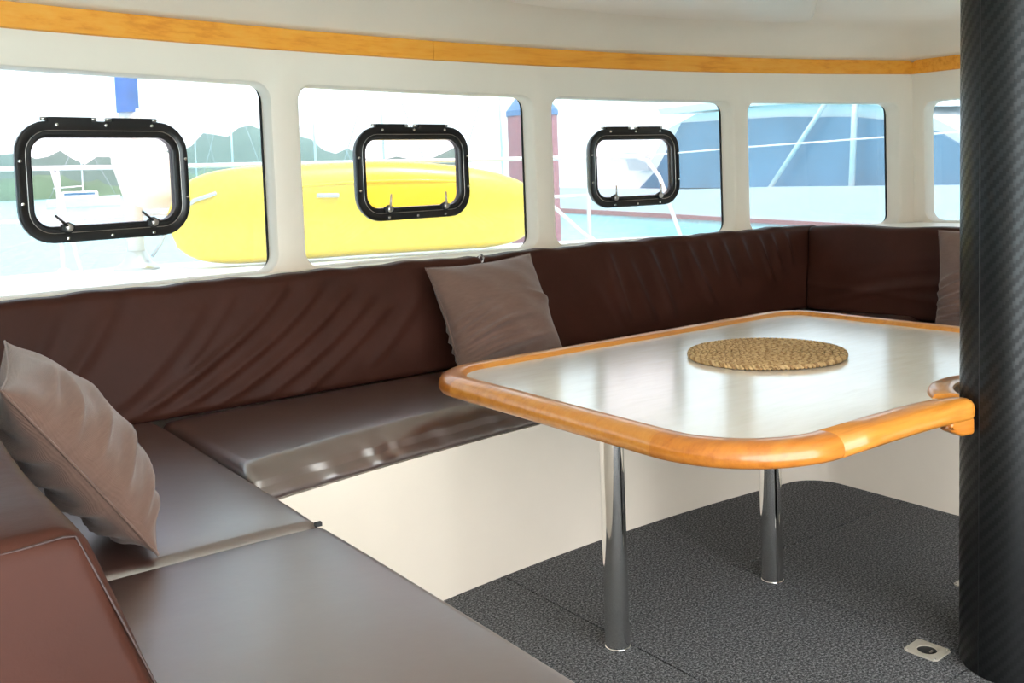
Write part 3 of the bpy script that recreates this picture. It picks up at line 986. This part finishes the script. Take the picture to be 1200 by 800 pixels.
# ------------------------------------------------------------------ opening portlights
def portlight(pc, pz, hw, hh, label, lever):
    y = W(pc) + .10
    sl = (W(pc + .2) - W(pc - .2)) / .4
    e = empty('opening_portlight', (pc, y, pz - hh))
    e.rotation_euler = (0, 0, math.atan(sl)); tag(e, label, 'portlight')
    def lp(d, off, r): return [(x, off, z) for x, z in rrect(-hw + d, hw - d, 0 + d, 2 * hh - d, max(r - d, .02))]
    R = .115
    v, f = strips([lp(0, .0, R), lp(0, -.012, R), lp(.004, -.016, R), lp(.024, -.017, R), lp(.030, -.013, R), lp(.034, -.013, R), lp(.034, .03, R), lp(.012, .03, R), lp(.012, .0, R)], True)
    fr = obj('outer_frame', v, f, 'black_metal', e, 'auto')
    v, f = strips([lp(.0345, .005, R), lp(.0345, -.010, R), lp(.037, -.012, R), lp(.047, -.012, R), lp(.052, -.006, R), lp(.056, -.004, R), lp(.058, .02, R), lp(.0345, .02, R)], True)
    inf = obj('sash_frame', v, f, 'black_metal', e, 'auto')
    A = lp(.05, .004, R); B = lp(.05, .010, R); v, f = strips([A, B]); n_ = len(A); f.append(tuple(range(n_))); f.append(tuple(range(2 * n_ - 1, n_ - 1, -1)))
    obj('glass_pane', v, f, 'glass_port', e, False)
    # bright bead between frame and sash
    m_ = MB(); m_.tube(lp(.0335, -.0145, R), .0012, 6, closed=True); m_.build('bead', 'steel', e, True)
    # screws
    src = None
    sp = [(-hw * .55, 2 * hh - .014), (0, 2 * hh - .014), (hw * .55, 2 * hh - .014), (-hw * .5, .014), (0, .014), (hw * .5, .014),
          (-hw + .013, hh * 1.35), (-hw + .013, hh * .66), (hw - .013, hh * 1.35), (hw - .013, hh * .66)]
    for x, z in sp:
        if src is None:
            m_ = MB(); m_.lathe([(.0068, 0), (.0068, -.003), (.005, -.0055), (.002, -.0062)], (0, 0, 0), 12, 'y'); src = m_.build('screw', 'chrome', e); s = src
        else: s = share(src, 'screw', e)
        s.location = (x, -.0165, z)
    # hinges along the top
    for sx_ in (-1, 1):
        m_ = MB(); cx_ = sx_ * hw * .36 - .01
        m_.box(cx_ - .075, cx_ + .075, -.016, .012, 2 * hh - .004, 2 * hh + .013)
        hg = m_.build('hinge', 'black_metal', e, False)
        for q in (-1, 1):
            m_ = MB(); m_.tube([(cx_ + q * .075, -.002, 2 * hh + .007), (cx_ + q * .097, -.002, 2 * hh + .007)], .0065, 10); m_.build('hinge_pin', 'steel', hg, True)
    # latches
    for sx_ in (-1, 1):
        cx_ = sx_ * hw * .5
        m_ = MB()
        hexp = [(.026 * math.cos(a), .021 * math.sin(a)) for a in [PI / 2 + k * PI / 3 for k in range(6)]]
        loops = [[(cx_ + x, -.012, .050 + z) for x, z in hexp], [(cx_ + x, -.024, .050 + z) for x, z in hexp], [(cx_ + x * .8, -.027, .050 + z * .8) for x, z in hexp]]
        v, f = strips(loops); f.append(tuple(range(6))); f.append(tuple(range(12, 18)))
        lt = obj('latch', v, f, 'rubber', e, 'auto')
        m_ = MB(); m_.lathe([(.014, -.026), (.014, -.033), (.010, -.036), (.004, -.0365)], (cx_, 0, .052), 16, 'y'); m_.build('latch_boss', 'steel', lt, True)
        m_ = MB(); a = lever[0 if sx_ < 0 else 1]
        m_.tube([(cx_ + .008 * math.sin(a), -.032, .052 + .008 * math.cos(a)), (cx_ + .03 * math.sin(a), -.036, .052 + .03 * math.cos(a)), (cx_ + .066 * math.sin(a), -.042, .052 + .066 * math.cos(a))], [.005, .0045, .004], 8)
        m_.build('lever', 'steel' if abs(a) < .5 else 'black_metal', lt, True)
    return e
portlight(*PORT[0], 'black-framed opening portlight with the moored catamaran and white pole cover behind', (-.85, -.9))
portlight(*PORT[1], 'black-framed opening portlight with the yellow kayak behind it', (0, -.15))
portlight(*PORT[2], 'black-framed opening portlight with yacht and white rails behind it', (-.1, -.15))

# ------------------------------------------------------------------ outside: own foredeck
dk = [(-4, 3.2), (-4, 6.9), (.98, 6.82), (2.0, 6.75), (2.7, 6.45), (4.46, 5.85), (5.5, 5.32), (6.6, 4.7), (7.3, 3.0), (7.3, -3.5), (5.80, -3.5), (5.80, 3.40)] + [(X, W(X) + .105) for X in np.linspace(5.55, -1.3, 20)] + [(-1.45, 3.2)]
o = fill_prism('foredeck', dk, .60, .79, 'deck_white')
tag(o, 'white foredeck of the boat outside the front windows', 'deck')
mb = MB(); mb.box(XL - 2.5, 7.3, -5.5, -.97, -.2, -.05)
o = mb.build('cockpit_sole', 'deck_white', None, False); tag(o, 'white cockpit sole aft of the added doorway', 'deck')
# railing
rl = empty('deck_railing', (2.0, 6.65, .79)); tag(rl, 'white tubular deck railing along the foredeck edge', 'railing')
RO = Vector((2.0, 6.65, .79))
path = [(-4, 6.8), (.98, 6.72), (2.0, 6.64), (2.7, 6.35), (4.40, 5.75), (5.0, 5.5), (5.12, 5.42)]
def dense(P, z): return [Vector((x, y, z)) - RO for x, y in P]
m_ = MB(); m_.tube([Vector((x, y, 1.46 - .012 * max(0, x - .9))) - RO for x, y in path] + [Vector((5.20, 5.38, 1.37)) - RO, Vector((5.28, 5.34, 1.25)) - RO, Vector((5.42, 5.27, .79)) - RO], .016, 8); m_.build('top_rail', 'rail_white', rl, True)
m_ = MB(); m_.tube(dense(path[:-2] + [(4.79, 5.60)], 1.13), .012, 8); m_.build('mid_rail', 'rail_white', rl, True)
for (x, y, z1_) in [(-1.5, 6.75, 1.46), (1.33, 6.70, 1.455), (2.9, 6.27, 1.43), (4.79, 5.60, 1.42)]:
    m_ = MB(); m_.tube([Vector((x, y, .79)) - RO, Vector((x, y, z1_)) - RO], .015, 8); m_.build('stanchion', 'rail_white', rl, True)
    m_ = MB(); m_.lathe([(.045, 0), (.045, .01), (.02, .03)], Vector((x, y, .79)) - RO, 14); m_.build('foot', 'rail_white', rl, True)
m_ = MB(); m_.tube([Vector((1.42, 6.62, .79)) - RO, Vector((1.30, 6.70, 1.45)) - RO], .014, 8); m_.build('brace', 'rail_white', rl, True)
m_ = MB(); m_.tube([Vector((4.78, 5.58, .80)) - RO, Vector((4.45, 5.72, 1.13)) - RO], .014, 8); m_.build('brace', 'rail_white', rl, True)
m_ = MB(); m_.tube([Vector((5.14, 5.41, 1.41)) - RO, Vector((5.72, 4.82, 1.445)) - RO, Vector((6.25, 4.0, 1.472)) - RO, Vector((6.9, 3.0, 1.5)) - RO], .006, 6); m_.build('lifeline', 'rail_white', rl, True)
m_ = MB(); m_.tube([Vector((6.9, 3.0, .79)) - RO, Vector((6.9, 3.0, 1.51)) - RO], .015, 8); m_.build('stanchion', 'rail_white', rl, True)

# kayak standing on its side against the rail
kk = empty('kayak', (3.1, 5.78, .79)); tag(kk, 'bright yellow kayak standing on its side on the foredeck', 'kayak')
ns, nr = 40, 20
v = []; f = []
L0, L1 = -1.33, 1.15
for i in range(ns + 1):
    t = i / ns; x = L0 + (L1 - L0) * t
    a = max(1e-3, 1 - abs((t - .46) / (.46 if t < .46 else .54)) ** (7.0 if t < .46 else 9.0))
    tp = .31 * (1 - .45 * max(0, (t - .5) / .5) ** 1.8) * a ** .55
    bt = .31 * a ** .5
    ww = .17 * a ** .6
    zc = .31 + .02 * math.sin(t * 3)
    for k in range(nr):
        an = 2 * PI * k / nr; c, s = math.cos(an), math.sin(an)
        v.append((x, ww * (abs(c) ** .8) * (1 if c > 0 else -1), zc + (tp if s > 0 else -bt) * (abs(s) ** .8)))
for i in range(ns):
    for k in range(nr): f.append((i * nr + k, i * nr + (k + 1) % nr, (i + 1) * nr + (k + 1) % nr, (i + 1) * nr + k))
f.append(tuple(range(nr))); f.append(tuple(ns * nr + k for k in range(nr)))
obj('hull', v, f, 'kayak_yellow', kk, True)
m_ = MB(); m_.tube([(L0 + .14, -.10, .40), (L0 + .17, -.145, .43), (L0 + .27, -.16, .46), (L0 + .30, -.15, .47)], .013, 8); m_.build('carry_handle', 'kayak_grey', kk, True)
m_ = MB(); m_.tube([(-.42, -.172, .43), (-.28, -.175, .425)], .014, 8); m_.build('deck_strap', 'kayak_grey', kk, True)
m_ = MB(); m_.tube([(-1.0 + 1.9 * k / 24, -.155 + .05 * abs(k / 12 - 1) ** 3, .505 - .06 * abs(k / 12 - 1) ** 2) for k in range(25)], .010, 6); m_.build('gunwale', 'kayak_yellow', kk, True)
kk.rotation_euler = (0, 0, -.287)

# forward pole with blue sleeve and white cover
pl = empty('sleeved_pole', (1.72, 6.46, .79)); tag(pl, 'pole with blue sleeve and white bulky cover standing at the deck edge', 'pole')
m_ = MB(); m_.tube([(0, 0, 0), (0, 0, 1.0)], .055, 16); m_.build('lower_pole', 'cover_white', pl, True)
m_ = MB(); m_.tube([(.02, 0, .55), (.02, 0, 1.02)], .062, 16); m_.build('collar', 'pole_tan', pl, True)
m_ = MB(); m_.tube([(0, 0, 1.0), (0, 0, 3.6)], .068, 16); m_.build('blue_sleeve', 'sleeve_blue', pl, True)
V, F, N = rbox((.36, .30, .40), .11, (4, 4, 4), 5)
V = np.array(V); V[:, 0] += .05 * np.clip(-V[:, 2] / .2, -1, 1) ; V[:, 0] *= 1 + .12 * V[:, 2]
o = obj('bulky_cover', V + np.array([.10, 0, .58]), F, 'cover_white', pl, True)
m_ = MB(); m_.lathe([(.14, 0), (.14, .02), (.09, .05), (.06, .12)], (0, 0, 0), 18); m_.build('foot', 'steel', pl, True)
m_ = MB(); m_.tube([(.08, -.06, .08), (.14, -.06, .16), (.20, -.05, .28)], .012, 8); m_.build('cleat_arm', 'kayak_grey', pl, True)

# ------------------------------------------------------------------ outside: sea, hills, boats
SEA = -.75
mb = MB(); mb.add([(-600, -300, SEA), (1200, -300, SEA), (1200, 1500, SEA), (-600, 1500, SEA)], [(0, 1, 2, 3)])
o = mb.build('sea', 'water', None, False); tag(o, 'calm turquoise sea water of the bay', 'water', kind='stuff')
o['label'] = 'calm turquoise sea water of the bay'

ROTM = np.array(ROT)
def ray(px, py):
    r_ = ROTM @ np.array([px - 600., -(py - 275.), -1145.]); return r_
def at(px, py, dist):
    r_ = ray(px, py); k = dist / math.hypot(r_[0], r_[1]); return Vector((r_[0] * k, r_[1] * k, 1.3 + r_[2] * k))

def hill(name, D, prof, mat, label, depth=90):
    """ridge at distance D; prof = heights (m) by azimuth, a body with depth"""
    v = []; f = []
    m = len(prof)
    for j in range(7):
        t = j / 6
        for i, (px, h) in enumerate(prof):
            p = at(px, 230, D + (t - .3) * depth)
            hz = h * math.sin(PI * min(max(t * .9 + .05, 0), 1)) ** .7 + (1.2 * math.sin(i * 2.1 + j) if 0 < j < 6 else 0)
            v.append((p.x, p.y, SEA - .5 + (hz if 0 < j < 6 else 0)))
    for j in range(6):
        for i in range(m - 1): f.append((j * m + i, j * m + i + 1, (j + 1) * m + i + 1, (j + 1) * m + i))
    o = obj(name, v, f, mat, None, True); tag(o, label, 'hill')
pr1 = [(px, 4 + 24 * (1 + .3 * math.sin(px * .021 + 1.2)) * (.55 + .45 * math.exp(-((px - 250) / 130.) ** 2)) + 2 * math.sin(px * .11)) for px in range(-500, 560, 14)]
hill('far_hill', 520, pr1, 'hill_far', 'hazy blue hill ridge across the bay behind the moored catamaran', 120)
pr2 = [(px, 7 + 2.2 * math.sin(px * .035) + 1.0 * math.sin(px * .13)) for px in range(-500, 500, 14)]
hill('shore_hill', 380, pr2, 'hill_near', 'low wooded shore at the foot of the hazy hills', 60)

# small moored catamaran far off, seen through the first portlight
def small_boat(name, px, D, Lm, label, mast_h, hullmat='yacht_white', cabin=True):
    p = at(px, 232, D); d = Vector((p.x, p.y, 0)).normalized(); yaw = math.atan2(d.y, d.x) - PI / 2
    e = empty(name, (p.x, p.y, SEA)); e.rotation_euler = (0, 0, yaw); tag(e, label, 'boat')
    for sy in (-1, 1) if cabin else (0,):
        v = []; f = []; n_ = 9
        for i in range(n_ + 1):
            t = i / n_; x = -Lm / 2 + Lm * t; w_ = Lm * .07 * (1 - abs(2 * t - 1) ** 3) + .02; tp = Lm * .12 * (1 + .25 * t)
            for q, (yy, zz) in enumerate(((-w_, tp), (-w_ * .8, -.3), (w_ * .8, -.3), (w_, tp))): v.append((x, yy + sy * Lm * .18, zz))
        for i in range(n_):
            for q in range(4): f.append((i * 4 + q, i * 4 + (q + 1) % 4, (i + 1) * 4 + (q + 1) % 4, (i + 1) * 4 + q))
        f.append((0, 1, 2, 3)); f.append(tuple(n_ * 4 + k for k in (3, 2, 1, 0)))
        obj('hull', v, f, hullmat, e, 'auto')
    V, F, N = rbox((Lm * .5, Lm * .4 if cabin else Lm * .12, Lm * .11), Lm * .03, (2, 2, 2), 3)
    c_ = obj('cabin', V + np.array([-Lm * .05, 0, Lm * .17]), F, 'yacht_white', e, True)
    V, F, N = rbox((Lm * .42, Lm * .41 if cabin else Lm * .125, Lm * .035), Lm * .01, (2, 2, 2), 3)
    obj('window_band', V + np.array([-Lm * .05, 0, Lm * .185]), F, 'yacht_glass', c_, True)
    if mast_h:
        m_ = MB(); m_.tube([(0, 0, Lm * .12), (0, 0, mast_h)], .14 * Lm / 12, 8); m_.build('mast', 'yacht_white', e, True)
        m_ = MB(); m_.tube([(0, 0, Lm * .3), (-Lm * .4, 0, Lm * .28)], .12 * Lm / 12, 8); m_.build('boom', 'yacht_white', e, True)
        for q in (-1, 1):
            m_ = MB(); m_.tube([(q * Lm * .45, 0, Lm * .14), (0, 0, mast_h * .97)], .03, 5); m_.build('stay', 'kayak_grey', e, True)
    return e
small_boat('moored_catamaran', 98, 150, 9.5, 'white catamaran moored far off, seen inside the first portlight', 10.5)
small_boat('sailing_boat', 275, 120, 9, 'far white sailing boat whose mast stands right of the blue sleeve', 15, cabin=False)
small_boat('sailing_boat', 232, 170, 9, 'far white sailing boat hidden behind the kayak nose, only its mast tall', 20, cabin=False)
small_boat('sailing_boat', 372, 90, 9, 'far sailing boat at the kayak side of the second window pillar', 13, cabin=False)
small_boat('sailing_boat', 452, 70, 8, 'far sailing boat straight above the second portlight', 12, cabin=False, hullmat='boat_blue')
small_boat('sailing_boat', 590, 75, 8, 'far sailing boat beside the red pile', 13, cabin=False)
small_boat('motor_boat', 500, 60, 9, 'white motor boat seen through the second portlight above the kayak', 0)
small_boat('motor_boat', 565, 85, 9, 'white motor boat between second portlight and red pile', 0)

# red dock pile
pb = at(627, 232, 16.5)
e = empty('dock_pile', (pb.x, pb.y, SEA)); tag(e, 'thick red dock pile with blue pointed cap behind the window pillar', 'pile')
m_ = MB(); m_.lathe([(.42, -.6), (.42, 3.05)], (0, 0, 0), 28); m_.build('shaft', 'pile_red', e)
m_ = MB(); m_.lathe([(.44, 3.03), (.44, 3.12), (.1, 3.55), (.01, 3.6)], (0, 0, 0), 28); m_.build('cap', 'pile_cap', e)

# ---- big neighbouring yacht on the right: built on a vertical plane at about 40 m
def on_sea(px, py):
    r_ = ray(px, py); k = (SEA - 1.3) / r_[2]; return Vector((r_[0] * k, r_[1] * k, SEA))
q1, q2 = on_sea(660, 249), on_sea(1000, 267)
c0 = (q1 + q2) / 2; ax = (q2 - q1).normalized(); dv = Vector((-ax.y, ax.x, 0))
yt = empty('motor_yacht', (c0.x, c0.y, SEA)); tag(yt, 'large white motor yacht with a long blue wraparound window', 'boat')
YR = Matrix((ax, dv, Vector((0, 0, 1)))).transposed(); yt.matrix_world = Matrix.Translation((c0.x, c0.y, SEA)) @ YR.to_4x4()
def onplane(px, py):
    r_ = Vector(ray(px, py)); k = c0.dot(dv) / r_.dot(dv) if False else (Vector((c0.x, c0.y, 0)).dot(dv)) / r_.dot(dv)
    p = Vector((0, 0, 1.3)) + r_ * k; q = p - Vector((c0.x, c0.y, SEA)); return (q.dot(ax), q.z)
def slab(name, pix, y0, y1, mat, parent=yt, taper=1.0):
    P = [onplane(*q) for q in pix]; n_ = len(P)
    cxm = sum(p[0] for p in P) / n_
    v = [(x, y0, z) for x, z in P] + [(cxm + (x - cxm) * taper, y1, z) for x, z in P]
    f = [tuple(range(n_)), tuple(range(2 * n_ - 1, n_ - 1, -1))] + [(i, (i + 1) % n_, n_ + (i + 1) % n_, n_ + i) for i in range(n_)]
    bm_o = obj(name, v, f, mat, parent, False); return bm_o
wl_ = onplane(700, 250)[1]
slab('hull', [(610, 219), (700, 220), (800, 222), (900, 219), (1250, 216), (1250, 268), (1000, 262), (845, 254), (760, 249), (660, 244), (622, 240)], 0, 7, 'yacht_white')
slab('boot_stripe', [(622, 240), (660, 244), (760, 249), (845, 254), (1000, 262), (1250, 268), (1250, 284), (1000, 270), (845, 262), (760, 256), (660, 251), (630, 249)], -.05, 6.9, 'yacht_stripe')
slab('cabin', [(720, 221), (748, 190), (770, 150), (800, 134), (880, 124), (960, 120), (1020, 124), (1075, 138), (1125, 165), (1180, 205), (1195, 218)], .6, 6, 'yacht_white', taper=.9)
slab('window_band', [(738, 221), (757, 200), (772, 172), (786, 144), (850, 140), (905, 137), (985, 137), (1040, 143), (1085, 156), (1125, 180), (1172, 219)], .5, 3, 'yacht_glass', taper=.95)
slab('sun_roof', [(765, 128), (860, 116), (900, 117), (990, 112), (1060, 121), (1060, 125), (960, 120), (880, 124), (770, 134)], .2, 6, 'yacht_white')
slab('bow_locker', [(660, 222), (668, 200), (700, 180), (735, 178), (742, 195), (722, 222)], 1, 5, 'yacht_white')
slab('hatch', [(724, 185), (748, 184), (750, 200), (728, 200)], .4, .65, 'kayak_grey')
def ytube(name, a, b, r, mat='yacht_white', yy=.2):
    P = [onplane(*a), onplane(*b)]; m_ = MB(); m_.tube([(P[0][0], yy, P[0][1]), (P[1][0], yy, P[1][1])], r, 8); return m_.build(name, mat, yt, True)
ytube('upright_pole', (997, 100), (992, 219), .10)
ytube('slanted_pole', (972, 105), (893, 226), .08)
